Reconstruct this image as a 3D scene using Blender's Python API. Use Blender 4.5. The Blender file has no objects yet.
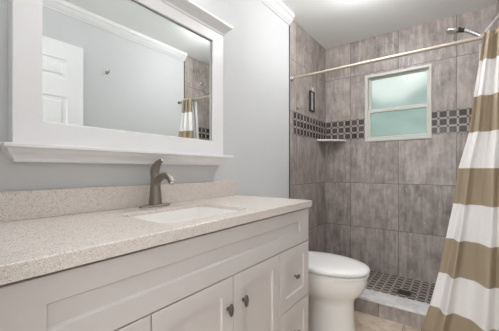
import bpy, bmesh, math, random
from mathutils import Vector, Matrix
PI = math.pi
random.seed(4)
SC = bpy.context.scene
COL = SC.collection

# ------------------------------------------------------------------ camera
cd = bpy.data.cameras.new('camera'); cam = bpy.data.objects.new('camera', cd); COL.objects.link(cam)
cam.location = (1.2053, 0.0, 1.0823)
cam.rotation_euler = (PI/2, 0, math.radians(36.52))
cd.sensor_fit = 'HORIZONTAL'; cd.sensor_width = 36.0
cd.lens = 36.0*281.72/499.0
cd.shift_x = 0.0; cd.shift_y = 3.84/499.0
cd.clip_start = 0.01
SC.camera = cam
# ------------------------------------------------------------------ world and light
w = bpy.data.worlds.new('sky'); SC.world = w; w.use_nodes = True
bg = w.node_tree.nodes['Background']
bg.inputs[0].default_value = (0.98, 0.99, 0.975, 1); bg.inputs[1].default_value = 0.86
SC.view_settings.view_transform = 'Standard'; SC.view_settings.look = 'None'
SC.view_settings.gamma = 1.0; SC.view_settings.exposure = 0.47
SC.view_settings.use_curve_mapping = False
SC.cycles.max_bounces = 12; SC.cycles.diffuse_bounces = 7; SC.cycles.transmission_bounces = 8
SC.cycles.use_denoising = True
SC.cycles.sample_clamp_indirect = 6.0
def area(name, loc, rot, sx, sy, power, color=(1, 1, 1)):
    l = bpy.data.lights.new(name, 'AREA'); l.shape = 'RECTANGLE'; l.size = sx; l.size_y = sy
    l.energy = power; l.color = color
    o = bpy.data.objects.new(name, l); COL.objects.link(o); o.location = loc; o.rotation_euler = rot
    return o
VANITY_W = 6.5; HALL_FILL_W = 6.0; FILL_GLOBE_W = 19.0; DOOR_FILL_W = 3.5; FILL_WIN_W = 30.0
area('added_hall_fill_light', (0.9, -0.75, 2.36), (0, 0, 0), 0.5, 0.5, HALL_FILL_W, (0.97, 0.97, 1.0))  # added fill from behind the camera, no known hall lamp

# ------------------------------------------------------------------ material helpers
def lin(c):
    return tuple(((v/255.0)/12.92 if v/255.0 <= 0.04045 else ((v/255.0+0.055)/1.055)**2.4) for v in c) + (1,)
def newmat(name):
    m = bpy.data.materials.new(name); m.use_nodes = True
    return m, m.node_tree, m.node_tree.nodes['Principled BSDF']
class N:
    def __init__(s, nt): s.nt = nt
    def add(s, t, **k):
        n = s.nt.nodes.new(t)
        for a, b in k.items(): setattr(n, a, b)
        return n
    def put(s, sock, v):
        if isinstance(v, bpy.types.NodeSocket): s.nt.links.new(v, sock)
        elif v is not None: sock.default_value = v
    def math(s, op, a, b=None, c=None):
        n = s.add('ShaderNodeMath', operation=op); s.put(n.inputs[0], a)
        if b is not None: s.put(n.inputs[1], b)
        if c is not None: s.put(n.inputs[2], c)
        return n.outputs[0]
    def mix(s, f, a, b):
        n = s.add('ShaderNodeMix', data_type='RGBA'); s.put(n.inputs[0], f); s.put(n.inputs[6], a); s.put(n.inputs[7], b)
        return n.outputs[2]
    def comb(s, x, y, z):
        n = s.add('ShaderNodeCombineXYZ'); s.put(n.inputs[0], x); s.put(n.inputs[1], y); s.put(n.inputs[2], z); return n.outputs[0]
    def noise(s, vec, scale, detail=3, rough=0.5):
        n = s.add('ShaderNodeTexNoise'); s.put(n.inputs['Vector'], vec); n.inputs['Scale'].default_value = scale
        n.inputs['Detail'].default_value = detail; n.inputs['Roughness'].default_value = rough; return n.outputs[0]
    def white(s, vec):
        n = s.add('ShaderNodeTexWhiteNoise', noise_dimensions='3D'); s.put(n.inputs['Vector'], vec); return n.outputs[0]
    def ramp(s, f, stops):
        n = s.add('ShaderNodeValToRGB'); s.put(n.inputs[0], f); e = n.color_ramp.elements
        while len(e) < len(stops): e.new(0.5)
        for i, (p, c) in enumerate(stops): e[i].position = p; e[i].color = c
        return n.outputs[0]
    def pos(s):
        n = s.add('ShaderNodeSeparateXYZ'); s.put(n.inputs[0], s.add('ShaderNodeNewGeometry').outputs['Position']); return n.outputs
    def bump(s, h, strength, dist=0.002):
        n = s.add('ShaderNodeBump'); n.inputs['Strength'].default_value = strength; n.inputs['Distance'].default_value = dist
        s.put(n.inputs['Height'], h); return n.outputs[0]
def plain(name, rgb, rough=0.5, metal=0.0, var=0.03, scale=6.0, coat=0.0, bump=0.0, bscale=200.0):
    m, nt, p = newmat(name); n = N(nt)
    t = n.add('ShaderNodeTexCoord').outputs['Object']
    f = n.noise(t, scale, 3)
    a = lin(rgb); b = tuple(v*(1-var*2) for v in a[:3]) + (1,); c = tuple(min(1, v*(1+var)) for v in a[:3]) + (1,)
    nt.links.new(n.mix(f, b, c), p.inputs['Base Color'])
    p.inputs['Roughness'].default_value = rough; p.inputs['Metallic'].default_value = metal
    p.inputs['Coat Weight'].default_value = coat
    if bump: nt.links.new(n.bump(n.noise(t, bscale, 2), bump, 0.001), p.inputs['Normal'])
    return m
def tile_mat(name, axis, u0, v0, su, sv, vaxis=2, dark=(112, 103, 98), mid=(161, 151, 145), light=(198, 189, 182), gw=0.0022):
    m, nt, p = newmat(name); n = N(nt); P = n.pos()
    U = n.math('DIVIDE', n.math('SUBTRACT', P[axis], u0), su)
    V = n.math('DIVIDE', n.math('SUBTRACT', P[vaxis], n.math('ADD', n.math('MULTIPLY', n.math('GREATER_THAN', P[vaxis], 1.5), 0.2119), v0)), sv)
    iu = n.math('FLOOR', U); iv = n.math('FLOOR', V)
    fu = n.math('FRACT', U); fv = n.math('FRACT', V)
    du = n.math('MULTIPLY', n.math('MINIMUM', fu, n.math('SUBTRACT', 1.0, fu)), su)
    dv = n.math('MULTIPLY', n.math('MINIMUM', fv, n.math('SUBTRACT', 1.0, fv)), sv)
    g = n.math('LESS_THAN', n.math('MINIMUM', du, dv), gw)
    r1 = n.white(n.comb(iu, iv, 3.1)); r2 = n.white(n.comb(iu, iv, 7.7))
    off = n.math('MULTIPLY', r1, 13.0)
    # brushed vertical grain, wandering veins and clouds, different in each tile
    gv = n.comb(n.math('ADD', n.math('MULTIPLY', P[axis], 34.0), off), n.math('ADD', n.math('MULTIPLY', P[vaxis], 3.0), off), 0.0)
    grain = n.noise(gv, 1.0, 5, 0.62)
    cv = n.comb(n.math('ADD', n.math('MULTIPLY', P[axis], 9.0), off), n.math('ADD', n.math('MULTIPLY', P[vaxis], 5.5), off), 5.0)
    cloud = n.noise(cv, 1.0, 9, 0.68)
    vv = n.comb(n.math('ADD', n.math('MULTIPLY', P[axis], 9.0), off), n.math('ADD', n.math('MULTIPLY', P[vaxis], 1.6), off), 9.0)
    vein = n.math('ABSOLUTE', n.math('SUBTRACT', n.noise(vv, 1.0, 4, 0.6), 0.5))
    vein = n.math('LESS_THAN', vein, 0.010)
    vein = n.math('MULTIPLY', vein, n.math('GREATER_THAN', grain, 0.5))
    f = n.math('ADD', n.math('MULTIPLY', grain, 0.38), n.math('MULTIPLY', cloud, 0.78))
    f = n.math('ADD', f, n.math('MULTIPLY', n.math('SUBTRACT', r2, 0.5), 0.10))
    c = n.ramp(f, [(0.36, lin(dark)), (0.57, lin(mid)), (0.78, lin(light))])
    c = n.mix(n.math('MULTIPLY', vein, 0.5), c, lin((196, 190, 182)))
    c = n.mix(g, c, lin((98, 90, 84)))
    nt.links.new(c, p.inputs['Base Color'])
    p.inputs['Roughness'].default_value = 0.42
    h = n.math('ADD', n.math('SUBTRACT', 1.0, g), n.math('MULTIPLY', grain, 0.25))
    nt.links.new(n.bump(h, 0.35), p.inputs['Normal'])
    return m
def mosaic_mat(name, au, av, u0, v0, s, dark=(48, 43, 42), lightc=(162, 155, 148), sq=0.72, rough=0.22):
    m, nt, p = newmat(name); n = N(nt); P = n.pos()
    U = n.math('DIVIDE', n.math('SUBTRACT', P[au], u0), s); V = n.math('DIVIDE', n.math('SUBTRACT', P[av], v0), s)
    iu = n.math('FLOOR', U); iv = n.math('FLOOR', V)
    cu = n.math('ABSOLUTE', n.math('SUBTRACT', n.math('FRACT', U), 0.5)); cv = n.math('ABSOLUTE', n.math('SUBTRACT', n.math('FRACT', V), 0.5))
    big = n.math('LESS_THAN', n.math('MAXIMUM', cu, cv), sq/2)
    cor = n.math('GREATER_THAN', n.math('MINIMUM', cu, cv), 0.5-(1-sq)/2+0.035)      # little square at the lattice corners
    mid = n.math('MULTIPLY', n.math('GREATER_THAN', n.math('MAXIMUM', cu, cv), 0.5-(1-sq)/2+0.04), 1.0)
    r = n.white(n.comb(iu, iv, 2.0))
    dk = n.mix(r, lin(dark), lin(tuple(min(255, v*1.75) for v in dark)))
    c = n.mix(mid, lin((124, 116, 110)), lin(lightc))
    c = n.mix(cor, c, lin(tuple(v*1.15 for v in dark)))
    c = n.mix(big, c, dk)
    nt.links.new(c, p.inputs['Base Color']); p.inputs['Roughness'].default_value = rough
    hh = n.math('MAXIMUM', big, mid)
    nt.links.new(n.bump(hh, 0.3, 0.0015), p.inputs['Normal'])
    return m
M = {}
M['paint'] = plain('grey_wall_paint', (206, 207, 207), 0.75, var=0.01, bump=0.06, bscale=180)
M['ceil'] = plain('ceiling_paint', (244, 247, 245), 0.8, var=0.01, bump=0.06, bscale=120)
M['trim'] = plain('white_trim_paint', (234, 233, 233), 0.4, var=0.01)
M['cab'] = plain('warm_white_cabinet_paint', (212, 206, 203), 0.38, var=0.01)
M['gapshade'] = plain('cabinet_gap_shade', (120, 114, 106), 0.7, var=0.02)  # darker than the cabinet paint: shade of the gaps put into the colour
M['porc'] = plain('white_porcelain', (240, 238, 234), 0.12, var=0.005, coat=0.6)
M['seat'] = plain('white_seat_plastic', (240, 240, 238), 0.22, var=0.005, coat=0.3)
M['chrome'] = plain('polished_chrome', (215, 216, 218), 0.14, 1.0, var=0.01)
M['nickel'] = plain('brushed_nickel', (150, 142, 133), 0.33, 1.0, var=0.05, scale=30)
M['knob'] = plain('aged_nickel', (118, 109, 99), 0.3, 1.0, var=0.08, scale=60)
M['rod'] = plain('satin_rod_metal', (188, 176, 160), 0.55, 0.4, var=0.02)
M['vinyl'] = plain('white_window_vinyl', (208, 208, 200), 0.4, var=0.01)
M['black'] = plain('dark_rubber', (45, 43, 42), 0.5, var=0.05)
M['white'] = plain('white_plastic', (235, 235, 232), 0.35, var=0.01)
M['edge'] = plain('dark_tile_edge_trim', (92, 86, 80), 0.4, 0.3)
M['tile_back'] = tile_mat('grey_brown_wall_tile_back', 0, 0.277, 0.017, 0.459, 0.4615)
M['tile_side'] = tile_mat('grey_brown_wall_tile_side', 1, 2.357, 0.017, 0.459, 0.4615)
M['tile_curb'] = tile_mat('grey_brown_curb_tile', 0, 0.277, -0.36, 0.459, 0.4615)
M['mosaic_back'] = mosaic_mat('dark_mosaic_back', 0, 2, 0.0, 1.401, 0.0708)
M['mosaic_side'] = mosaic_mat('dark_mosaic_side', 1, 2, 3.066, 1.401, 0.0708)
M['mosaic_floor'] = mosaic_mat('dark_mosaic_floor', 0, 1, 0.01, 2.37, 0.066, dark=(58, 52, 49), lightc=(196, 186, 176), sq=0.68, rough=0.35)
def marble():
    m, nt, p = newmat('white_marble'); n = N(nt); t = n.add('ShaderNodeTexCoord').outputs['Object']
    d = n.noise(t, 2, 2)
    f = n.noise(n.comb(n.math('MULTIPLY', d, 3.0), n.pos()[0], n.pos()[1]), 3, 3, 0.5)
    v = n.math('ABSOLUTE', n.math('SUBTRACT', f, 0.5))
    nt.links.new(n.ramp(v, [(0.0, lin((214, 214, 215))), (0.05, lin((228, 227, 227))), (0.25, lin((240, 239, 238)))]), p.inputs['Base Color'])
    p.inputs['Roughness'].default_value = 0.25; return m
M['marble'] = marble()
def quartz():
    m, nt, p = newmat('speckled_beige_quartz'); n = N(nt); t = n.add('ShaderNodeNewGeometry').outputs['Position']
    c = n.mix(n.noise(t, 45, 4, 0.7), lin((208, 198, 189)), lin((232, 225, 219)))
    for sc, th, col, k in ((380, 0.80, (136, 118, 100), 1.0), (520, 0.74, (168, 152, 136), 2.0), (290, 0.92, (92, 80, 70), 3.0), (430, 0.84, (240, 235, 228), 4.0)):
        vo = n.add('ShaderNodeTexVoronoi'); vo.inputs['Scale'].default_value = sc
        mp = n.add('ShaderNodeMapping'); mp.inputs['Location'].default_value = (k, k*2, k*3); n.put(mp.inputs[0], t); n.put(vo.inputs['Vector'], mp.outputs[0])
        sep = n.add('ShaderNodeSeparateColor'); n.put(sep.inputs[0], vo.outputs['Color'])
        near = n.math('LESS_THAN', vo.outputs['Distance'], 0.42)
        f = n.math('MULTIPLY', n.math('GREATER_THAN', sep.outputs[0], th), near)
        c = n.mix(n.math('MULTIPLY', f, 0.8), c, lin(col))
    nt.links.new(c, p.inputs['Base Color']); p.inputs['Roughness'].default_value = 0.22
    return m
M['quartz'] = quartz()
def floor_tile():
    m, nt, p = newmat('travertine_floor_tile'); n = N(nt); P = n.pos()
    s = 0.335
    u = n.math('DIVIDE', n.math('ADD', P[0], 0.10), s); v = n.math('DIVIDE', n.math('ADD', P[1], 0.11), s)
    fu = n.math('FRACT', u); fv = n.math('FRACT', v)
    e = n.math('MINIMUM', n.math('MINIMUM', fu, n.math('SUBTRACT', 1.0, fu)), n.math('MINIMUM', fv, n.math('SUBTRACT', 1.0, fv)))
    g = n.math('LESS_THAN', e, 0.010)
    r = n.white(n.comb(n.math('FLOOR', u), n.math('FLOOR', v), 1.0))
    o = n.math('MULTIPLY', r, 9.0)
    f = n.noise(n.comb(n.math('ADD', P[0], o), n.math('ADD', P[1], o), 0.0), 9, 5, 0.65)
    c = n.ramp(f, [(0.35, lin((176, 158, 138))), (0.5, lin((208, 192, 172))), (0.68, lin((226, 215, 199)))])
    c = n.mix(g, c, lin((150, 136, 120)))
    nt.links.new(c, p.inputs['Base Color']); p.inputs['Roughness'].default_value = 0.4
    nt.links.new(n.bump(n.math('SUBTRACT', 1.0, g), 0.3), p.inputs['Normal']); return m
M['floor'] = floor_tile()
def mirror_mat():
    m, nt, p = newmat('silvered_mirror_glass'); n = N(nt)
    t = n.add('ShaderNodeTexCoord').outputs['Object']
    nt.links.new(n.mix(n.noise(t, 2, 1), (0.80, 0.83, 0.82, 1), (0.82, 0.845, 0.835, 1)), p.inputs['Base Color'])
    p.inputs['Metallic'].default_value = 1.0; p.inputs['Roughness'].default_value = 0.0; return m
M['mirror'] = mirror_mat()
def frosted():
    m, nt, p = newmat('frosted_glass'); n = N(nt)
    out = nt.nodes['Material Output']; nt.nodes.remove(p)
    g = n.add('ShaderNodeBsdfGlass'); g.inputs['Roughness'].default_value = 0.2; g.inputs['IOR'].default_value = 1.35
    t = n.add('ShaderNodeTexCoord').outputs['Object']
    nt.links.new(n.mix(n.noise(t, 30, 3), (0.93, 0.975, 0.965, 1), (0.97, 1.0, 0.99, 1)), g.inputs['Color'])
    tr = n.add('ShaderNodeBsdfTranslucent'); tr.inputs['Color'].default_value = (0.86, 0.9, 0.88, 1)
    mx = n.add('ShaderNodeMixShader'); mx.inputs[0].default_value = 0.22
    nt.links.new(g.outputs[0], mx.inputs[1]); nt.links.new(tr.outputs[0], mx.inputs[2]); nt.links.new(mx.outputs[0], out.inputs[0])
    return m
M['frost'] = frosted()
def emis(name, col, st):
    m, nt, p = newmat(name); n = N(nt); t = n.add('ShaderNodeTexCoord').outputs['Object']
    nt.links.new(n.mix(n.noise(t, 3, 1), col, tuple(v*0.97 for v in col[:3])+(1,)), p.inputs['Emission Color'])
    p.inputs['Base Color'].default_value = (0.8, 0.8, 0.78, 1); p.inputs['Emission Strength'].default_value = st; return m
# lamp glass: strength from watts over the glowing area
M['shade'] = emis('opal_lamp_glass', (0.975, 0.972, 1, 1), VANITY_W/(PI*3*0.05))
M['fill_globe'] = emis('added_fill_globe_glass', (0.975, 0.972, 1, 1), FILL_GLOBE_W/(PI*4*PI*0.09**2))
M['fill_globe2'] = emis('added_fill_globe_glass_dim', (0.975, 0.972, 1, 1), DOOR_FILL_W/(PI*4*PI*0.09**2))
M['fillpane'] = emis('added_hall_fill_pane', (0.95, 0.965, 1.0, 1), FILL_WIN_W/(PI*1.6*1.4))  # glow of the added hall window, fill through the doorway
M['panel'] = emis('added_hall_panel', (1, 0.965, 0.96, 1), 1.0)
def cloth(name, banded):
    m, nt, p = newmat(name); n = N(nt)
    uv = n.add('ShaderNodeUVMap').outputs[0]; s = n.add('ShaderNodeSeparateXYZ'); n.put(s.inputs[0], uv)
    weave = n.noise(n.comb(n.math('MULTIPLY', s.outputs[0], 260.0), n.math('MULTIPLY', s.outputs[1], 260.0), 0.0), 1.0, 2)
    wht = n.mix(weave, lin((240, 238, 236)), lin((250, 248, 246)))
    if banded:
        tan = n.mix(weave, lin((168, 152, 128)), lin((184, 168, 144)))
        # v is the height above the hem line in metres
        k = n.math('FLOOR', n.math('DIVIDE', s.outputs[1], 0.2180))
        odd = n.math('MODULO', k, 2.0)
        c = n.mix(odd, tan, wht)
    else: c = wht
    out = nt.nodes['Material Output']
    p.inputs['Roughness'].default_value = 0.85
    nt.links.new(c, p.inputs['Base Color'])
    nt.links.new(n.bump(weave, 0.1, 0.0005), p.inputs['Normal'])
    tr = n.add('ShaderNodeBsdfTranslucent'); nt.links.new(c, tr.inputs['Color'])
    mx = n.add('ShaderNodeMixShader'); mx.inputs[0].default_value = 0.18
    nt.links.new(p.outputs[0], mx.inputs[1]); nt.links.new(tr.outputs[0], mx.inputs[2]); nt.links.new(mx.outputs[0], out.inputs[0])
    return m
M['curtain'] = cloth('tan_and_white_banded_cloth', True)
M['liner'] = cloth('white_liner_cloth', False)
def leaf():
    m, nt, p = newmat('hedge_leaves'); n = N(nt); t = n.add('ShaderNodeTexCoord').outputs['Object']
    nt.links.new(n.ramp(n.noise(t, 7, 5, 0.7), [(0.3, lin((120, 146, 144))), (0.55, lin((172, 197, 196))), (0.75, lin((212, 226, 222)))]), p.inputs['Base Color'])
    p.inputs['Roughness'].default_value = 0.6; return m
M['leaf'] = leaf()
M['grass'] = plain('lawn_grass', (128, 160, 96), 0.9, var=0.15, scale=30)
M['stucco'] = plain('outside_stucco', (210, 206, 196), 0.9, var=0.04)

# ------------------------------------------------------------------ mesh helpers
def finish(name, bm, mat, parent=None, smooth=False, loc=None):
    bmesh.ops.recalc_face_normals(bm, faces=bm.faces[:])
    me = bpy.data.meshes.new(name)
    org = Vector(loc) if loc is not None else Vector((0, 0, 0))
    if loc is not None:
        for v in bm.verts: v.co -= org
    bm.to_mesh(me); bm.free()
    me.materials.append(M[mat] if isinstance(mat, str) else mat)
    if smooth:
        for f in me.polygons: f.use_smooth = True
        if smooth is not True: me.set_sharp_from_angle(angle=math.radians(smooth))
    o = bpy.data.objects.new(name, me); COL.objects.link(o)
    if parent is not None:
        o.parent = parent; o.location = org
        pr = parent
        base = Vector((0, 0, 0))
        while pr is not None: base += pr.location; pr = pr.parent
        o.location = org - base
    else: o.location = org
    return o
def thing(name, label, cat, loc=(0, 0, 0), group=None):
    o = bpy.data.objects.new(name, None); COL.objects.link(o); o.location = loc; o.empty_display_size = 0.05
    o['label'] = label; o['category'] = cat
    if group: o['group'] = group
    return o
def tag(o, label, cat, group=None):
    o['label'] = label; o['category'] = cat
    if group: o['group'] = group
    return o
def struct(name, bm, mat, parent=None, smooth=False):
    o = finish(name, bm, mat, parent, smooth)
    if parent is None: o['kind'] = 'structure'
    return o
def box(bm, x0, x1, y0, y1, z0, z1, bev=0.0, seg=2):
    r = bmesh.ops.create_cube(bm, size=1.0)
    for v in r['verts']:
        v.co = Vector(((x0+x1)/2+v.co.x*(x1-x0), (y0+y1)/2+v.co.y*(y1-y0), (z0+z1)/2+v.co.z*(z1-z0)))
    if bev:
        es = set(e for v in r['verts'] for e in v.link_edges)
        bmesh.ops.bevel(bm, geom=list(es), offset=bev, segments=seg, profile=0.5, affect='EDGES')
    return bm
def B(*a, **k): return box(bmesh.new(), *a, **k)
def loft(bm, rings, cap0=True, cap1=True, closed=False):
    vs = [[bm.verts.new(p) for p in r] for r in rings]
    n = len(vs[0]); m = len(vs)
    for i in range(m if closed else m-1):
        a, b = vs[i], vs[(i+1) % m]
        for j in range(n): bm.faces.new((a[j], a[(j+1) % n], b[(j+1) % n], b[j]))
    if not closed:
        if cap0: bm.faces.new(vs[0])
        if cap1: bm.faces.new(vs[-1])
    return bm
def rect(axis, a0, a1, b0, b1, c):
    # rectangle in the plane across the axis, at height c along it
    pts = [(a0, b0), (a1, b0), (a1, b1), (a0, b1)]
    if axis == 'x': return [Vector((c, a, b)) for a, b in pts]
    if axis == 'y': return [Vector((a, c, b)) for a, b in pts]
    return [Vector((a, b, c)) for a, b in pts]
def shaker(axis, a0, a1, b0, b1, back, front, st, rec=0.008, st2=None, sgn=1, bev=0.0015):
    sa = st; sb = st if st2 is None else st2
    s = sgn
    R = [rect(axis, a0, a1, b0, b1, back), rect(axis, a0, a1, b0, b1, front-s*bev),
         rect(axis, a0+bev, a1-bev, b0+bev, b1-bev, front),
         rect(axis, a0+sa, a1-sa, b0+sb, b1-sb, front),
         rect(axis, a0+sa+0.003, a1-sa-0.003, b0+sb+0.003, b1-sb-0.003, front-s*rec)]
    return loft(bmesh.new(), R)
def frame_loop(axis, a0, a1, b0, b1, wl, wr, wb, wt, back, front, bev=0.003, sgn=1, lip=0.0):
    s = sgn
    R = [rect(axis, a0, a1, b0, b1, back), rect(axis, a0, a1, b0, b1, front-s*bev), rect(axis, a0+bev, a1-bev, b0+bev, b1-bev, front),
         rect(axis, a0+wl-bev, a1-wr+bev, b0+wb-bev, b1-wt+bev, front), rect(axis, a0+wl, a1-wr, b0+wb, b1-wt, front-s*bev),
         rect(axis, a0+wl, a1-wr, b0+wb, b1-wt, back)]
    return loft(bmesh.new(), R, closed=True)
def lathe(bm, prof, center=(0, 0, 0), axis='z', seg=32):
    rings = []
    for r, h in prof:
        ring = []
        for k in range(seg):
            a = 2*PI*k/seg; c, s = math.cos(a)*r, math.sin(a)*r
            v = {'z': (c, s, h), 'x': (h, c, s), 'y': (c, h, s)}[axis]
            ring.append(Vector(v)+Vector(center))
        rings.append(ring)
    return loft(bm, rings)
def tube(bm, pts, rad, seg=14, sq=1.0):
    pts = [Vector(p) for p in pts]
    if not isinstance(rad, (list, tuple)): rad = [rad]*len(pts)
    rings = []; up = None
    for i, p in enumerate(pts):
        t = (pts[min(i+1, len(pts)-1)]-pts[max(i-1, 0)]).normalized()
        if up is None: up = Vector((0, 1, 0)) if abs(t.y) < 0.9 else Vector((0, 0, 1))
        s = t.cross(up).normalized(); up = s.cross(t).normalized()
        rings.append([p+s*(math.cos(2*PI*k/seg)*rad[i]*sq)+up*(math.sin(2*PI*k/seg)*rad[i]) for k in range(seg)])
    return loft(bm, rings)
def smooth_path(pts, n=6):
    P = [Vector(p) for p in pts]; P = [P[0]*2-P[1]]+P+[P[-1]*2-P[-2]]; out = []
    for i in range(1, len(P)-2):
        for k in range(n):
            t = k/n
            out.append(0.5*((2*P[i])+(-P[i-1]+P[i+1])*t+(2*P[i-1]-5*P[i]+4*P[i+1]-P[i+2])*t*t+(-P[i-1]+3*P[i]-3*P[i+1]+P[i+2])*t**3))
    out.append(P[-2]); return out
def prism(bm, prof, axis, a0, a1, m0=0.0, m1=0.0):
    """profile of (p,q): axis 'y' -> (x,z) run along y; axis 'x' -> (y,z) run along x. m0/m1: ends drawn in by m*p (mitred return)."""
    def ring(a, s, m):
        if axis == 'y': return [Vector((p, a+s*m*p, q)) for p, q in prof]
        return [Vector((a+s*m*p, p, q)) for p, q in prof]
    return loft(bm, [ring(a0, -1, m0), ring(a1, 1, m1)])

# ------------------------------------------------------------------ room numbers
W = 1.46; D = 3.076; H = 2.44; YT = 2.219; YF = 0.10; T = 0.11

# ------------------------------------------------------------------ structure
struct('floor', B(-0.0, W, -0.01, YT+0.02, -0.08, 0.0), 'floor')
struct('floor_hall', B(-0.6, 2.2, -1.7, -0.01, -0.08, 0.0), 'floor')
struct('shower_floor', B(0.0, W, 2.365, D, -0.08, 0.036), 'mosaic_floor')
struct('ceiling', B(-0.6, 2.2, -1.7, D+T, H, H+0.08), 'ceil')
struct('wall_left', B(-T, 0, YF-0.11, YT, -0.08, H), 'paint')
struct('wall_left_shower', B(-T, 0.0, YT, D+T, -0.08, H), 'tile_side')
struct('wall_right', B(W, W+T, -0.01, YT, -0.08, H), 'paint')
struct('wall_right_shower', B(W, W+T, YT, D+T, -0.08, H), 'tile_side')
# back wall round the window
WX0, WX1, WZ0, WZ1 = 0.427, 1.0115, 1.366, 2.050
bm = bmesh.new()
box(bm, 0, WX0+0.01, D, D+T, -0.08, H); box(bm, WX1-0.01, W, D, D+T, -0.08, H)
box(bm, WX0+0.01, WX1-0.01, D, D+T, -0.08, WZ0+0.01); box(bm, WX0+0.01, WX1-0.01, D, D+T, WZ1-0.01, H)
struct('wall_back', bm, 'tile_back')
# wall with the doorway the camera stands in
bm = bmesh.new()
box(bm, 0.0, 0.58, YF-0.11, YF, -0.08, H); box(bm, 0.58, 1.405, YF-0.11, YF, 2.095, H); box(bm, 1.405, W, YF-0.11, YF, -0.08, H)
struct('wall_front', bm, 'paint')
struct('wall_hall_left', B(-0.7, -0.6, -1.7, -0.01, -0.08, H), 'paint')
struct('wall_hall_right', B(2.2, 2.3, -1.7, -0.01, -0.08, H), 'paint')
bm = bmesh.new(); box(bm, -0.7, 0.1, -1.8, -1.7, -0.08, H); box(bm, 1.7, 2.3, -1.8, -1.7, -0.08, H); box(bm, 0.1, 1.7, -1.8, -1.7, -0.08, 0.6); box(bm, 0.1, 1.7, -1.8, -1.7, 2.0, H)
struct('wall_hall_back', bm, 'paint')
hw = finish('added_window_2', frame_loop('y', 0.1, 1.7, 0.6, 2.0, 0.05, 0.05, 0.05, 0.05, -1.79, -1.69), 'vinyl'); hw['kind'] = 'structure'  # window added behind the camera to send frontal light through the doorway
finish('pane', B(0.15, 1.65, -1.755, -1.75, 0.65, 1.95), 'fillpane', hw)
finish('mullion', B(0.15, 1.65, -1.748, -1.72, 1.28, 1.32), 'vinyl', hw)
bm = bmesh.new(); box(bm, -0.6, -T, -0.01, 0.05, -0.08, H); box(bm, W+T, 2.2, -0.01, 0.05, -0.08, H)
struct('wall_hall_front', bm, 'paint')
# crown moulding along the painted walls
crown = [(0.0, 2.360), (0.008, 2.360), (0.012, 2.368), (0.026, 2.378), (0.040, 2.394), (0.046, 2.404), (0.056, 2.408), (0.056, 2.4399), (0.0, 2.4399)]
struct('trim_1', prism(bmesh.new(), crown, 'y', YF, YT), 'trim')
struct('trim_2', prism(bmesh.new(), [(W-a, b) for a, b in crown], 'y', YF, YT), 'trim')
struct('trim_3', prism(bmesh.new(), [(YF+a, b) for a, b in crown], 'x', 0.056, W-0.056), 'trim')
# dark edge where the shower tile starts
struct('trim_4', B(0.0, 0.006, YT-0.004, YT+0.006, 0.10, 2.359), 'edge')
struct('trim_5', B(W-0.006, W, YT-0.004, YT+0.006, 0.10, 2.359), 'edge')
# mosaic bands
bm = bmesh.new(); box(bm, 0.004, WX0, D-0.004, D, 1.401, 1.6134); box(bm, WX1, W-0.004, D-0.004, D, 1.401, 1.6134)
struct('trim_6', bm, 'mosaic_back')
struct('trim_7', B(0.0, 0.004, YT+0.075, D, 1.401, 1.6134), 'mosaic_side')
struct('trim_8', B(W-0.004, W, YT+0.075, D, 1.401, 1.6134), 'mosaic_side')
bb = [(0.0, 0.0), (0.014, 0.0), (0.014, 0.085), (0.009, 0.098), (0.004, 0.104), (0.0, 0.104)]
struct('baseboard_left', prism(bmesh.new(), bb, 'y', 1.462, YT), 'trim')
struct('baseboard_right', prism(bmesh.new(), [(W-a, b) for a, b in bb], 'y', YF, YT), 'trim')
# curb with its marble cap
struct('trim_9', B(0.0, W, YT, 2.37, -0.02, 0.104), 'tile_curb')
struct('trim_10', B(0.0, W, YT-0.012, 2.380, 0.104, 0.124, bev=0.003), 'marble')
# doorway jambs
bm = bmesh.new(); box(bm, 0.58, 0.595, YF-0.115, YF, 0, 2.095); box(bm, 1.39, 1.405, YF-0.115, YF-0.02, 0, 2.095); box(bm, 0.595, 1.39, YF-0.115, YF-0.02, 2.08, 2.095)
struct('trim_11', bm, 'trim')

# ------------------------------------------------------------------ window
win = frame_loop('y', WX0, WX1, WZ0, WZ1, 0.030, 0.022, 0.026, 0.026, D+0.085, D-0.014, bev=0.004, sgn=-1)
win = finish('window_1', win, 'vinyl'); win['kind'] = 'structure'
fx0, fx1, fz0, fz1 = WX0+0.030, WX1-0.022, WZ0+0.026, WZ1-0.026
up = finish('upper_sash', frame_loop('y', fx0, fx1, 1.672, fz1, 0.020, 0.018, 0.030, 0.014, D+0.06, D+0.030, bev=0.003, sgn=-1), 'vinyl', win)
lo = finish('lower_sash', frame_loop('y', fx0, fx1, fz0, 1.695, 0.022, 0.020, 0.024, 0.034, D+0.028, D-0.002, bev=0.003, sgn=-1), 'vinyl', win)
finish('pane', B(fx0+0.018, fx1-0.016, D+0.043, D+0.047, 1.70, fz1-0.012), 'frost', up)
finish('pane', B(fx0+0.020, fx1-0.018, D+0.011, D+0.015, fz0+0.022, 1.663), 'frost', lo)
bm = bmesh.new(); box(bm, 0.70, 0.74, D-0.010, D-0.002, 1.672, 1.684, bev=0.002)
finish('sash_lock', bm, 'vinyl', lo)

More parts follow.
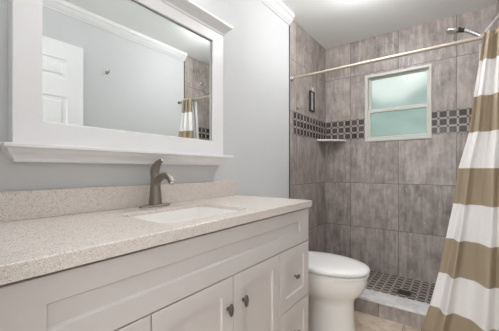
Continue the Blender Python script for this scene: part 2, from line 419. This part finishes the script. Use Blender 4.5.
# outside the window
struct('ground', B(-12, 14, 3.3, 26, -0.6, -0.5), 'grass')
bm = bmesh.new()
bmesh.ops.create_grid(bm, x_segments=70, y_segments=30, size=1.0)
for v in bm.verts:
    a, b = v.co.x, v.co.y
    z = -0.5+(b+1)/2*3.55
    v.co = Vector((a*7.0+0.5, 7.0+0.6*((b+1)/2)**3*1.2+random.uniform(-0.14, 0.14), z+random.uniform(-0.09, 0.12)+(0.25*math.sin(a*9)+0.18*math.sin(a*23) if b > 0.8 else 0)))
r = bmesh.ops.extrude_face_region(bm, geom=bm.faces[:])
for e in r['geom']:
    if isinstance(e, bmesh.types.BMVert): e.co.y += 0.9+random.uniform(0, 0.2)
hedge = finish('hedge', bm, 'leaf'); hedge['kind'] = 'stuff'
tag(hedge, 'green leafy hedge blurred behind the frosted shower window', 'hedge')

# ------------------------------------------------------------------ vanity cabinet
XF = 0.535           # plane of the door faces
van = thing('vanity_cabinet', 'white shaker vanity cabinet under the speckled stone countertop', 'cabinet', (0.27, 0.805, 0.0))
bm = bmesh.new()
YV0, YV1 = 0.112, 1.4585
box(bm, 0.004, 0.515, YV0, YV0+0.016, 0.0, 0.868); box(bm, 0.004, 0.515, YV1-0.016, YV1, 0.0, 0.868)      # sides
box(bm, 0.004, 0.515, YV0+0.016, YV1-0.016, 0.10, 0.116)                                                # bottom
box(bm, 0.004, 0.014, YV0+0.016, YV1-0.016, 0.116, 0.868)                                               # back
for a, b in ((0.4500, 0.466), (1.134, 1.150)): box(bm, 0.014, 0.497, a, b, 0.116, 0.68)                    # dividers
finish('body', bm, 'cab', van)
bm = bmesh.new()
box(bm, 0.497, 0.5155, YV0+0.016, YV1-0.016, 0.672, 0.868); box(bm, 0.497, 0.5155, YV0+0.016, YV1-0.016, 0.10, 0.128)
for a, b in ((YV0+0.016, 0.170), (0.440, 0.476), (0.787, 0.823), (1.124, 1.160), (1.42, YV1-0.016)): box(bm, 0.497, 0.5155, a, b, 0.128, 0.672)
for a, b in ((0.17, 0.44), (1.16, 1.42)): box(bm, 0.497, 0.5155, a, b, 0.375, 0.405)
finish('face_frame', bm, 'gapshade', van)  # frame coloured dark so the gaps between fronts look shaded
finish('toe_kick', B(0.45, 0.465, YV0+0.016, YV1-0.016, 0.0, 0.10), 'cab', van)
# one long recessed false front below the counter
G = 0.0020
R = [rect('x', YV0, YV1, 0.6910, 0.866, 0.5155), rect('x', YV0, YV1, 0.6910, 0.866, XF-0.0015), rect('x', YV0+0.0015, YV1-0.0015, 0.6925, 0.8645, XF),
     rect('x', 0.214, 1.360, 0.752, 0.809, XF), rect('x', 0.219, 1.355, 0.757, 0.804, XF-0.008)]
finish('false_front', loft(bmesh.new(), R), 'cab', van)
def knob_vertical(parent, y, z):
    bm = bmesh.new()
    tube(bm, [(XF-0.001, y, z), (XF+0.012, y, z)], [0.007, 0.0045], 12)
    lathe(bm, [(0.0005, 0.010), (0.007, 0.011), (0.0105, 0.015), (0.011, 0.019), (0.008, 0.024), (0.0005, 0.0265)], (0, 0, 0), 'x', 20)
    for v in bm.verts:
        if v.co.x < 0.05: # the oval cap: tall and narrow, pointed towards the foot
            k = 2.0 if v.co.z > 0 else 2.3
            v.co = Vector((XF+v.co.x, y+v.co.y*(1.0 if v.co.z > 0 else max(0.55, 1-abs(v.co.z)*30)), z+v.co.z*k))
    return finish('knob', bm, 'knob', parent, smooth=50)
def knob_horizontal(parent, y, z):
    bm = bmesh.new()
    tube(bm, [(XF-0.001, y, z), (XF+0.012, y, z)], [0.007, 0.0045], 12)
    lathe(bm, [(0.0005, 0.010), (0.007, 0.011), (0.0105, 0.015), (0.011, 0.019), (0.008, 0.024), (0.0005, 0.0265)], (0, 0, 0), 'x', 20)
    for v in bm.verts:
        if v.co.x < 0.05: v.co = Vector((XF+v.co.x, y+v.co.y*1.8, z+v.co.z*0.95))
    return finish('knob', bm, 'knob', parent, smooth=50)
for (a, b, ky) in ((0.4575, 0.805, 0.772), (0.805, 1.1435, 0.862)):
    d = finish('door', shaker('x', a+G, b-G, 0.108, 0.6870, 0.5160, XF, 0.058), 'cab', van)
    knob_vertical(d, ky, 0.578)
for (a, b) in ((YV0, 0.4575), (1.1435, YV1)):
    for (c, e, kz) in ((0.394, 0.6870, 0.538), (0.108, 0.3905, 0.252)):
        d = finish('drawer', shaker('x', a+G, b-(G if b < 1 else 0), c, e, 0.5160, XF, 0.058), 'cab', van)
        knob_horizontal(d, (a+b)/2-0.006, kz)

# ------------------------------------------------------------------ countertop with a rounded sink opening
SX0, SX1, SY0, SY1, SR = 0.172, 0.478, 0.555, 0.992, 0.045
def rrect(x0, x1, y0, y1, r, z, n=6):
    out = []
    for cx, cy, a0 in ((x1-r, y1-r, 0), (x0+r, y1-r, 90), (x0+r, y0+r, 180), (x1-r, y0+r, 270)):
        for k in range(n+1):
            a = math.radians(a0+90*k/n); out.append(Vector((cx+r*math.cos(a), cy+r*math.sin(a), z)))
    return out
def outer_like(ring, x0, x1, y0, y1, z):
    # send each ring point out to the matching place on a rectangle
    n = len(ring)//4; cs = [(x1, y1), (x0, y1), (x0, y0), (x1, y0)]; out = []
    for i in range(len(ring)):
        q = i//n; k = i % n; c = cs[q]; t = k/(n-1)
        if q == 0: p = (x1, ring[0].y+(y1-ring[0].y)*min(1, 2*t)) if t <= 0.5 else (x1+(ring[n-1].x-x1)*(2*t-1), y1)
        elif q == 1: p = (ring[n].x+(x0-ring[n].x)*min(1, 2*t), y1) if t <= 0.5 else (x0, y1+(ring[2*n-1].y-y1)*(2*t-1))
        elif q == 2: p = (x0, ring[2*n].y+(y0-ring[2*n].y)*min(1, 2*t)) if t <= 0.5 else (x0+(ring[3*n-1].x-x0)*(2*t-1), y0)
        else: p = (ring[3*n].x+(x1-ring[3*n].x)*min(1, 2*t), y0) if t <= 0.5 else (x1, y0+(ring[4*n-1].y-y0)*(2*t-1))
        out.append(Vector((p[0], p[1], z)))
    return out
ZC = 0.911; ZB = 0.8765
CX0, CX1, CY0, CY1 = 0.0015, 0.5535, 0.1015, 1.4615
hole = rrect(SX0, SX1, SY0, SY1, SR, ZC)
b_ = 0.002
ZS = 0.897
rings = [outer_like(hole, CX0+0.02, CX1-0.028, CY0+0.02, CY1-0.02, ZS), outer_like(hole, CX0+0.02, CX1-0.028, CY0+0.02, CY1-0.02, ZB), outer_like(hole, CX0, CX1, CY0, CY1, ZB), outer_like(hole, CX0, CX1, CY0, CY1, ZC-b_), outer_like(hole, CX0, CX1-b_, CY0, CY1-b_, ZC),
         hole, [Vector((v.x, v.y, ZS)) for v in hole]]
ct = finish('countertop', loft(bmesh.new(), rings, closed=True), 'quartz')
tag(ct, 'speckled beige stone countertop with sink cut-out on the white vanity', 'countertop')
bs = finish('backsplash', B(0.0015, 0.0215, 0.1015, 1.4615, ZC, 1.009, bev=0.0015), 'quartz')
tag(bs, 'low speckled stone backsplash along the wall behind the faucet', 'backsplash')

# undermount sink
sink = thing('sink', 'white rectangular undermount sink basin set in the countertop', 'sink', (0.325, 0.773, 0.75))
def rr(inset, z, r): return rrect(SX0+inset, SX1-inset, SY0+inset, SY1-inset, r, z)
rings = [rr(-0.018, ZS-0.0005, 0.06), rr(0.0005, ZS-0.0005, 0.045), rr(0.004, ZB-0.01, 0.045), rr(0.010, 0.79, 0.045), rr(0.022, 0.765, 0.05), rr(0.05, 0.752, 0.05), rr(0.12, 0.747, 0.03),
         rr(0.12, 0.735, 0.03), rr(0.045, 0.738, 0.05), rr(0.012, 0.75, 0.05), rr(-0.002, 0.79, 0.05), rr(-0.018, ZS-0.012, 0.06)]
bm = loft(bmesh.new(), rings, closed=True)
cap = rr(0.12, 0.747, 0.03); bm.faces.new([bm.verts.new(p) for p in cap])
finish('basin', bm, 'porc', sink, smooth=40)
bm = lathe(bmesh.new(), [(0.001, 0.7475), (0.021, 0.7475), (0.022, 0.7495), (0.016, 0.751), (0.015, 0.7485), (0.001, 0.7485)], (0.325, 0.773, 0), 'z', 24)
finish('drain', bm, 'chrome', sink, smooth=40)

# faucet
fy, fx = 0.790, 0.078
fa = thing('faucet', 'brushed nickel single-lever faucet standing behind the sink', 'faucet', (fx, fy, ZC))
ring0 = []
def oval(hx, hy, z, n=28): return [Vector((fx+hx*math.cos(2*PI*k/n), fy+hy*math.sin(2*PI*k/n)*(1.0), z)) for k in range(n)]
finish('base_plate', loft(bmesh.new(), [oval(0.034, 0.082, ZC+0.0003), oval(0.034, 0.082, ZC+0.006), oval(0.031, 0.079, ZC+0.009)]), 'nickel', fa, smooth=40)
prof = [(0.031, 0.006), (0.030, 0.012), (0.027, 0.04), (0.0235, 0.08), (0.0215, 0.12), (0.0215, 0.142), (0.020, 0.146)]
finish('body', lathe(bmesh.new(), [(a, ZC+b) for a, b in prof], (fx, fy, 0), 'z', 28), 'nickel', fa, smooth=40)
sp = smooth_path([(fx+0.004, fy, ZC+0.100), (fx+0.030, fy, ZC+0.128), (fx+0.066, fy, ZC+0.143), (fx+0.100, fy, ZC+0.136), (fx+0.120, fy, ZC+0.112)], 6)
rad = [0.0175-0.004*min(1, i/(len(sp)-1)*1.3) for i in range(len(sp))]
finish('spout', tube(bmesh.new(), sp, rad, 18), 'nickel', fa, smooth=50)
finish('aerator', tube(bmesh.new(), [(fx+0.1185, fy, ZC+0.114), (fx+0.1225, fy, ZC+0.107)], [0.0115, 0.0112], 18), 'chrome', fa, smooth=40)
hp = smooth_path([(fx-0.003, fy, ZC+0.140), (fx-0.004, fy, ZC+0.163), (fx+0.008, fy, ZC+0.186), (fx+0.028, fy, ZC+0.203), (fx+0.052, fy, ZC+0.214)], 6)
rad = [0.0205*(1-i/(len(hp)-1))**0.8+0.0065 for i in range(len(hp))]
rad = [min(r, 0.0205) for r in rad]
finish('lever', tube(bmesh.new(), hp, rad, 18), 'nickel', fa, smooth=50)

# ------------------------------------------------------------------ wall mirror
mi = thing('wall_mirror', 'large white-framed wall mirror with crown and ledge above the vanity', 'mirror', (0.0, 0.787, 1.55))
MY0, MY1, MZ0, MZ1 = 0.276, 1.298, 1.160, 1.932
finish('frame', frame_loop('x', MY0, MY1, MZ0, MZ1, 0.083, 0.092, 0.090, 0.090, 0.0, 0.045, bev=0.0025), 'trim', mi)
finish('glass', B(0.006, 0.030, MY0+0.078, MY1-0.087, MZ0+0.085, MZ1-0.085), 'mirror', mi)
bd = frame_loop('x', MY0+0.0825, MY1-0.0915, MZ0+0.0895, MZ1-0.0895, 0.002, 0.002, 0.002, 0.002, 0.0302, 0.033, bev=0.001)
finish('inner_bead', bd, 'edge', mi)
# crown: flares forward and sideways to a thin cap
def flare(levels):
    return loft(bmesh.new(), [[Vector((0, MY0-e, z)), Vector((0.045+e*k, MY0-e, z)), Vector((0.045+e*k, MY1+e, z)), Vector((0, MY1+e, z))] for e, k, z in levels])
finish('crown', flare([(0.0005, 1, 1.900), (0.004, 1, 1.902), (0.006, 1.2, 1.912), (0.018, 1.5, 1.930), (0.026, 1.8, 1.940), (0.0275, 1.9, 1.942), (0.0275, 1.9, 1.955)]), 'trim', mi)
finish('ledge', flare([(0.030, 1.7, 1.152), (0.032, 1.7, 1.155), (0.032, 1.7, 1.164), (0.030, 1.7, 1.1665)]), 'trim', mi)
finish('apron', flare([(-0.010, 1, 1.108), (-0.006, 1, 1.1085), (-0.004, 1, 1.120), (0.004, 1, 1.130), (0.014, 1.3, 1.141), (0.018, 1.4, 1.152)]), 'trim', mi)

# ------------------------------------------------------------------ vanity light over the mirror (above the frame of the photo)
vl = thing('vanity_light', 'three-shade vanity wall light mounted above the mirror crown', 'lamp', (0.0, 0.74, 2.14))
finish('back_plate', B(0.0, 0.018, 0.50, 0.98, 2.19, 2.25, bev=0.004), 'nickel', vl)
for y in (0.56, 0.74, 0.92):
    finish('arm', tube(bmesh.new(), smooth_path([(0.017, y, 2.22), (0.06, y, 2.225), (0.095, y, 2.215), (0.10, y, 2.19)], 5), 0.006, 10), 'nickel', vl, smooth=True)
    finish('shade', lathe(bmesh.new(), [(0.016, 2.192), (0.022, 2.19), (0.034, 2.165), (0.046, 2.11), (0.050, 2.082), (0.047, 2.082), (0.042, 2.11), (0.030, 2.16), (0.018, 2.184)], (0.10, y, 0), 'z', 24), 'shade', vl, smooth=50)
for GX, GY, lab in ((0.72, 2.05, 'added unseen opal ceiling light brightening the shower and ceiling'), (0.80, 0.50, 'added unseen opal fill light nearest the bathroom doorway')):  # both globes are added out of view to brighten the room
    GZ = 2.365
    cl = thing('added_ceiling_light', lab, 'lamp', (GX, GY, H))
    finish('base', lathe(bmesh.new(), [(0.001, GZ+0.045), (0.05, GZ+0.045), (0.06, GZ+0.050), (0.07, 2.4395), (0.001, 2.4395)], (GX, GY, 0), 'z', 32), 'nickel', cl, smooth=40)
    finish('fill_globe', lathe(bmesh.new(), [(0.001, GZ-0.055)]+[(0.10*math.sin(a), GZ-0.055*math.cos(a)) for a in [PI*k/12 for k in range(1, 11)]]+[(0.03, GZ+0.054)], (GX, GY, 0), 'z', 32), 'fill_globe' if GY > 1 else 'fill_globe2', cl, smooth=True)
hl = thing('added_ceiling_light', 'added unseen square fill light in the hallway outside', 'lamp', (0.9, -0.75, 2.44))  # added housing for the hall fill light, out of view
finish('diffuser', B(0.64, 1.16, -1.01, -0.49, 2.365, 2.438, bev=0.01), 'panel', hl)

# ------------------------------------------------------------------ toilet
TY = 1.842
toi = thing('toilet', 'white two-piece toilet with closed lid between vanity and shower curb', 'toilet', (0.40, TY, 0.0))
def egg(x0, x1, hw, z, n=44, p=2.25, fl=0.0):
    xm = x0+(x1-x0)*0.46; out = []
    for k in range(n):
        a = 2*PI*k/n; c, s = math.cos(a), math.sin(a)
        e = 2.0/p
        cx = math.copysign(abs(c)**e, c); sy = math.copysign(abs(s)**e, s)
        x = xm+(x1-xm)*cx if cx > 0 else xm+(xm-x0)*cx
        out.append(Vector((x, TY+hw*sy, z)))
    return out
E1 = 2.0
rings = [egg(0.37, 0.690, 0.118, 0.001, p=2.8), egg(0.37, 0.690, 0.118, 0.012, p=2.8), egg(0.37, 0.678, 0.109, 0.022, p=2.7), egg(0.37, 0.672, 0.104, 0.07, p=2.6), egg(0.37, 0.668, 0.101, 0.14, p=2.5),
         egg(0.37, 0.668, 0.103, 0.21, p=2.4), egg(0.34, 0.674, 0.110, 0.245, p=2.3), egg(0.22, 0.690, 0.142, 0.270, p=2.2), egg(0.18, 0.724, 0.165, 0.305, p=2.15),
         egg(0.16, 0.744, 0.178, 0.345, p=2.1), egg(0.16, 0.750, 0.182, 0.375, p=2.1), egg(0.16, 0.752, 0.183, 0.405, p=2.1), egg(0.162, 0.748, 0.179, 0.411, p=2.1), egg(0.18, 0.72, 0.155, 0.412, p=2.1)]
finish('bowl', loft(bmesh.new(), rings), 'porc', toi, smooth=60)
rings = [egg(0.212, 0.756, 0.184, 0.4125, p=2.1), egg(0.210, 0.762, 0.189, 0.4145, p=2.1), egg(0.210, 0.762, 0.189, 0.4220, p=2.1), egg(0.216, 0.757, 0.185, 0.4240, p=2.1)]
finish('seat', loft(bmesh.new(), rings), 'seat', toi, smooth=50)
rings = [egg(0.24, 0.700, 0.135, 0.4242, p=2.1), egg(0.24, 0.702, 0.137, 0.4325, p=2.1), egg(0.21, 0.757, 0.186, 0.4325, p=2.1), egg(0.207, 0.764, 0.191, 0.435, p=2.1), egg(0.207, 0.766, 0.193, 0.447, p=2.1), egg(0.210, 0.762, 0.189, 0.457, p=2.1), egg(0.22, 0.744, 0.175, 0.465, p=2.1), egg(0.26, 0.69, 0.13, 0.471, p=2.1), egg(0.33, 0.60, 0.07, 0.473, p=2.1)]
finish('lid', loft(bmesh.new(), rings), 'seat', toi, smooth=60)
def sec(x, hw, z0, z1): return [Vector((x, TY-hw, z0)), Vector((x, TY+hw, z0)), Vector((x, TY+hw, z1)), Vector((x, TY-hw, z1))]
bm = loft(bmesh.new(), [sec(0.10, 0.080, 0.001, 0.30), sec(0.20, 0.062, 0.001, 0.33), sec(0.40, 0.055, 0.001, 0.28)])
bmesh.ops.bevel(bm, geom=bm.edges[:], offset=0.018, segments=3, affect='EDGES')
finish('trapway', bm, 'porc', toi, smooth=50)
for s in (-1, 1): finish('hinge', B(0.195, 0.235, TY+s*0.075-0.02, TY+s*0.075+0.02, 0.413, 0.450, bev=0.006), 'seat', toi, smooth=40)
bm = B(0.012, 0.198, TY-0.215, TY+0.215, 0.400, 0.745, bev=0.018, seg=4)
for v in bm.verts:
    k = (0.745-v.co.z)/0.345; v.co.y = TY+(v.co.y-TY)*(1-0.09*k); v.co.x -= 0.012*k*(1 if v.co.x > 0.1 else 0)
tk = finish('tank', bm, 'porc', toi, smooth=40)
finish('tank_lid', B(0.005, 0.210, TY-0.226, TY+0.226, 0.746, 0.778, bev=0.009, seg=3), 'porc', toi, smooth=40)
bm = tube(bmesh.new(), [(0.197, TY-0.16, 0.69), (0.212, TY-0.16, 0.69), (0.215, TY-0.13, 0.687), (0.216, TY-0.085, 0.684)], [0.010, 0.009, 0.006, 0.007], 12)
finish('flush_lever', bm, 'chrome', tk, smooth=50)
for s in (-1, 1): finish('bolt_cap', lathe(bmesh.new(), [(0.013, 0.010), (0.013, 0.020), (0.008, 0.027), (0.001, 0.028)], (0.33, TY+s*0.082, 0.0), 'z', 16), 'white', toi, smooth=50)

# ------------------------------------------------------------------ shower things
RY, RZ = 2.26, 1.898
rod = thing('shower_rod', 'satin metal shower curtain rod spanning the shower between walls', 'rod', (0.0, RY, RZ))
finish('tube', tube(bmesh.new(), [(0.006, RY, RZ), (W-0.006, RY, RZ)], 0.0115, 20), 'rod', rod, smooth=40)
for x, s in ((0.0, 1), (W, -1)):
    finish('flange', lathe(bmesh.new(), [(0.026, x+s*0.0005), (0.026, x+s*0.006), (0.020, x+s*0.012), (0.0145, x+s*0.022), (0.013, x+s*0.026)], (0, RY, RZ), 'x', 24), 'chrome', rod, smooth=50)

# banded curtain, bunched at the right wall and spreading towards the hem
def curtain_mesh(name, mat, left, y_of, x_right, z0, z1, amp_t, amp_b, waves, phase, nz=70, ns=160, thick=0.0016, wob=0.0):
    bm = bmesh.new(); uvl = bm.loops.layers.uv.new('UVMap'); grid = []; uvs = {}
    for i in range(nz+1):
        z = z0+(z1-z0)*i/nz; h = i/nz; row = []
        xl = left(z)
        for j in range(ns+1):
            s = j/ns
            a = amp_b+(amp_t-amp_b)*h
            ph = phase+2*PI*waves*(s**0.92)
            f = math.sin(ph)+0.38*math.sin(2*ph+1.3+h*1.5)
            x = xl+(x_right-xl)*s+wob*(1-h)*math.sin(ph*0.5+2)*0.3*s*(1-s)*4
            y = y_of(s, h)+a*f*(0.35+0.65*min(1, s*6))
            v = bm.verts.new((x, y, z)); row.append(v); uvs[v] = (s*1.4, z+0.001)
        grid.append(row)
    for i in range(nz):
        for j in range(ns):
            f = bm.faces.new((grid[i][j], grid[i][j+1], grid[i+1][j+1], grid[i+1][j]))
            for lp in f.loops: lp[uvl].uv = uvs[lp.vert]
    return bm
LT = [(1.92, 1.332), (1.745, 1.310), (1.527, 1.281), (1.309, 1.259), (1.091, 1.207), (0.873, 1.181), (0.655, 1.144), (0.437, 1.108), (0.219, 1.060), (0.03, 1.008)]
def cleft(z):
    if z >= LT[0][0]: return LT[0][1]
    for (za, xa), (zb, xb) in zip(LT, LT[1:]):
        if z >= zb: t = (za-z)/(za-zb); return xa+(xb-xa)*t
    return LT[-1][1]
def cy(s, h):
    top = RY-0.041
    g = 1-h
    return top-g*0.115-0.20*(g**1.1)*(s**1.3)
bm = curtain_mesh('shower_curtain', 'curtain', cleft, cy, W-0.012, 0.045, 1.917, 0.016, 0.038, 2.6, 0.3, wob=0.06)
cu = finish('shower_curtain', bm, 'curtain', smooth=True)
tag(cu, 'tan and white banded fabric shower curtain drawn to the right', 'curtain')
for k in range(6):
    rx = 1.345+k*0.0185
    bmr = bmesh.new(); rp = [(rx, RY-0.004+0.024*math.cos(2*PI*q/16)*(1.2 if math.cos(2*PI*q/16) < 0 else 0.9), RZ-0.002+0.022*math.sin(2*PI*q/16)) for q in range(17)]
    finish('ring', tube(bmr, rp, 0.0016, 8), 'chrome', cu, smooth=True)
md = cu.modifiers.new('thickness', 'SOLIDIFY'); md.thickness = 0.0016; md.offset = 0
bm = curtain_mesh('curtain_liner', 'liner', lambda z: 1.312, lambda s, h: RY+0.024+0.135*(1-h), W-0.012, 0.14, 1.872, 0.008, 0.018, 3, 0.2, nz=40, ns=80)
li = finish('curtain_liner', bm, 'liner', smooth=True)
tag(li, 'plain white liner hanging behind the banded curtain inside the shower', 'curtain liner')
md = li.modifiers.new('thickness', 'SOLIDIFY'); md.thickness = 0.001; md.offset = 0

# shower head: arm from the right wall, holder, hand shower
SY = 2.50
sh = thing('hand_shower', 'chrome hand shower held on its arm above the curtain rod', 'hand shower', (W, SY, 2.12))
ap = smooth_path([(W-0.001, SY, 2.160), (1.435, SY, 2.122), (1.39, SY, 2.063), (1.348, SY, 2.008)], 6)
finish('arm', tube(bmesh.new(), ap, 0.0115, 16), 'chrome', sh, smooth=50)
finish('wall_flange', lathe(bmesh.new(), [(0.030, W-0.0005), (0.029, W-0.005), (0.018, W-0.012), (0.011, W-0.016)], (0, SY, 2.160), 'x', 24), 'chrome', sh, smooth=50)
bm = bmesh.new(); bmesh.ops.create_uvsphere(bm, u_segments=18, v_segments=12, radius=0.017, matrix=Matrix.Translation((1.345, SY, 2.000)))
tube(bm, [(1.345, SY, 2.000), (1.328, SY, 1.997)], [0.016, 0.019], 16)
finish('holder', bm, 'chrome', sh, smooth=50)
hpth = [(1.345, SY, 1.992), (1.322, SY, 2.006), (1.285, SY, 2.035), (1.255, SY, 2.056), (1.240, SY, 2.064)]
finish('handle', tube(bmesh.new(), hpth, [0.011, 0.0135, 0.015, 0.0145, 0.013], 16), 'chrome', sh, smooth=50)
finish('neck', tube(bmesh.new(), [(1.241, SY, 2.064), (1.222, SY, 2.070), (1.205, SY, 2.078)], [0.015, 0.016, 0.020], 16), 'black', sh, smooth=50)
hd = lathe(bmesh.new(), [(0.020, 0.024), (0.034, 0.014), (0.043, 0.004), (0.044, -0.004), (0.041, -0.009), (0.001, -0.009)], (0, 0, 0), 'z', 28)
bmesh.ops.rotate(hd, verts=hd.verts, cent=(0, 0, 0), matrix=Matrix.Rotation(math.radians(14), 3, 'Y'))
bmesh.ops.translate(hd, verts=hd.verts, vec=(1.172, SY, 2.078))
hd_o = finish('head', hd, 'chrome', sh, smooth=50)
bm = bmesh.new()
for rr_, n_ in ((0.012, 6), (0.023, 12), (0.034, 18)):
    for k in range(n_):
        a = 2*PI*k/n_; c = Matrix.Rotation(math.radians(14), 3, 'Y') @ Vector((rr_*math.cos(a), rr_*math.sin(a), -0.009))+Vector((1.172, SY, 2.078))
        bmesh.ops.create_icosphere(bm, subdivisions=1, radius=0.0018, matrix=Matrix.Translation(c))
noz = finish('spray_nozzles', bm, 'black', hd_o); noz['kind'] = 'stuff'

# corner shelf
bm = bmesh.new()
prof = [(0.0005, D-0.0045), (0.228, D-0.0045)]
prof += [(0.228*math.cos(a)**1.25+0.0005, D-0.0045-0.245*math.sin(a)**1.25) for a in [PI/2*k/10 for k in range(1, 10)]]
prof += [(0.0005, D-0.0045-0.245)]
loft(bm, [[Vector((x+0.0045, y, z)) for x, y in prof] for z in (1.384, 1.400)])
cs = finish('corner_shelf', bm, 'marble'); tag(cs, 'white marble corner shelf under the mosaic band in the shower', 'shelf')
# drain
dr = thing('shower_drain', 'square dark metal drain set in the mosaic shower floor', 'drain', (0.84, 2.70, 0.036))
finish('rim', frame_loop('z', 0.785, 0.895, 2.645, 2.755, 0.008, 0.008, 0.008, 0.008, 0.036, 0.0385, bev=0.001), 'edge', dr)
bm = B(0.793, 0.887, 2.653, 2.747, 0.0362, 0.0368)
for k in range(7): box(bm, 0.797+k*0.0125, 0.803+k*0.0125, 2.655, 2.745, 0.0368, 0.0378)
finish('grate', bm, 'black', dr)
# small framed shaving mirror and a hook on the left shower wall
sm = thing('shaving_mirror', 'small dark-framed shaving mirror hanging on the shower side wall', 'mirror', (0.0, 2.68, 1.77))
finish('frame', frame_loop('x', 2.632, 2.732, 1.672, 1.875, 0.012, 0.008, 0.010, 0.010, 0.0005, 0.022, bev=0.003), 'black', sm)
finish('glass', B(0.001, 0.012, 2.642, 2.725, 1.680, 1.867), 'mirror', sm)
finish('hanger', tube(bmesh.new(), [(0.004, 2.685, 1.872), (0.016, 2.685, 1.880), (0.018, 2.685, 1.905), (0.004, 2.685, 1.912)], 0.006, 10), 'white', sm, smooth=50)
def hook(label, x, y, z, s, mat, group=None):
    h = thing('robe_hook', label, 'hook', (x, y, z))
    finish('mount', lathe(bmesh.new(), [(0.017, x+s*0.0004), (0.016, x+s*0.005), (0.008, x+s*0.008)], (0, y, z), 'x', 20), mat, h, smooth=50)
    finish('prong', tube(bmesh.new(), smooth_path([(x+s*0.005, y, z), (x+s*0.028, y, z-0.008), (x+s*0.040, y, z-0.004), (x+s*0.044, y, z+0.012)], 5), [0.005]*15+[0.007], 10), mat, h, smooth=50)
    return h
hook('small chrome hook low on the shower side wall left of the mosaic', 0.0, 2.372, 1.650, 1, 'chrome')
hook('small brass-toned hook on the painted wall, reflected beside the open door', W, 1.305, 1.975, -1, 'nickel')
hook('small dark hook on the painted wall, reflected beside the curtain', W, 2.14, 1.855, -1, 'knob')

# ------------------------------------------------------------------ open door standing along the right wall (seen in the mirror)
door = finish('door_1', bmesh.new(), 'trim'); bpy.data.objects.remove(door)
DX = 1.355; DY0, DY1, DZ1 = 0.125, 1.058, 2.085
bm = bmesh.new()
cols = [(DY0+0.117, (DY0+DY1)/2-0.058), ((DY0+DY1)/2+0.058, DY1-0.117)]
rows = [(0.23, 0.86), (0.98, 1.655), (1.790, 1.950)]
ys = sorted(set([DY0, DY1]+[v for c in cols for v in c])); zs = sorted(set([0.012, DZ1]+[v for c in rows for v in c]))
def leaf_side(bm, xf, s):
    V = {}
    def gv(y, z, x):
        k = (round(y, 5), round(z, 5), round(x, 5))
        if k not in V: V[k] = bm.verts.new((x, y, z))
        return V[k]
    for i in range(len(ys)-1):
        for j in range(len(zs)-1):
            y0, y1, z0, z1 = ys[i], ys[i+1], zs[j], zs[j+1]
            if (y0, y1) in cols and (z0, z1) in rows:
                prev = [(y0, z0), (y1, z0), (y1, z1), (y0, z1)]; px = xf
                for ins, dx in ((0.010, 0.007), (0.030, 0.007), (0.045, 0.001)):
                    nx = xf+s*dx; cur = [(y0+ins, z0+ins), (y1-ins, z0+ins), (y1-ins, z1-ins), (y0+ins, z1-ins)]
                    for k in range(4):
                        a, b = prev[k], prev[(k+1) % 4]; c, d = cur[(k+1) % 4], cur[k]
                        bm.faces.new((gv(*a, px), gv(*b, px), gv(*c, nx), gv(*d, nx)))
                    prev, px = cur, nx
                bm.faces.new([gv(*p, px) for p in prev])
            else: bm.faces.new((gv(y0, z0, xf), gv(y1, z0, xf), gv(y1, z1, xf), gv(y0, z1, xf)))
leaf_side(bm, DX, 1); leaf_side(bm, DX+0.035, -1)
e = [rect('x', DY0, DY1, 0.012, DZ1, DX), rect('x', DY0, DY1, 0.012, DZ1, DX+0.035)]
loft(bm, e, cap0=False, cap1=False)
bmesh.ops.remove_doubles(bm, verts=bm.verts, dist=0.0001)
door = finish('door_1', bm, 'trim'); door['kind'] = 'structure'
for x, s in ((DX, -1), (DX+0.035, 1)):
    finish('door_handle', lathe(bmesh.new(), [(0.030, x+s*0.0003), (0.030, x+s*0.006), (0.012, x+s*0.012), (0.011, x+s*0.030), (0.024, x+s*0.036), (0.027, x+s*0.046), (0.018, x+s*0.054), (0.001, x+s*0.056)], (0, DY1-0.065, 0.93), 'x', 24), 'nickel', door, smooth=50)
for z in (0.25, 1.05, 1.85):
    finish('hinge', tube(bmesh.new(), [(DX+0.042, DY0-0.004, z-0.04), (DX+0.042, DY0-0.004, z+0.04)], 0.006, 12), 'nickel', door, smooth=50)
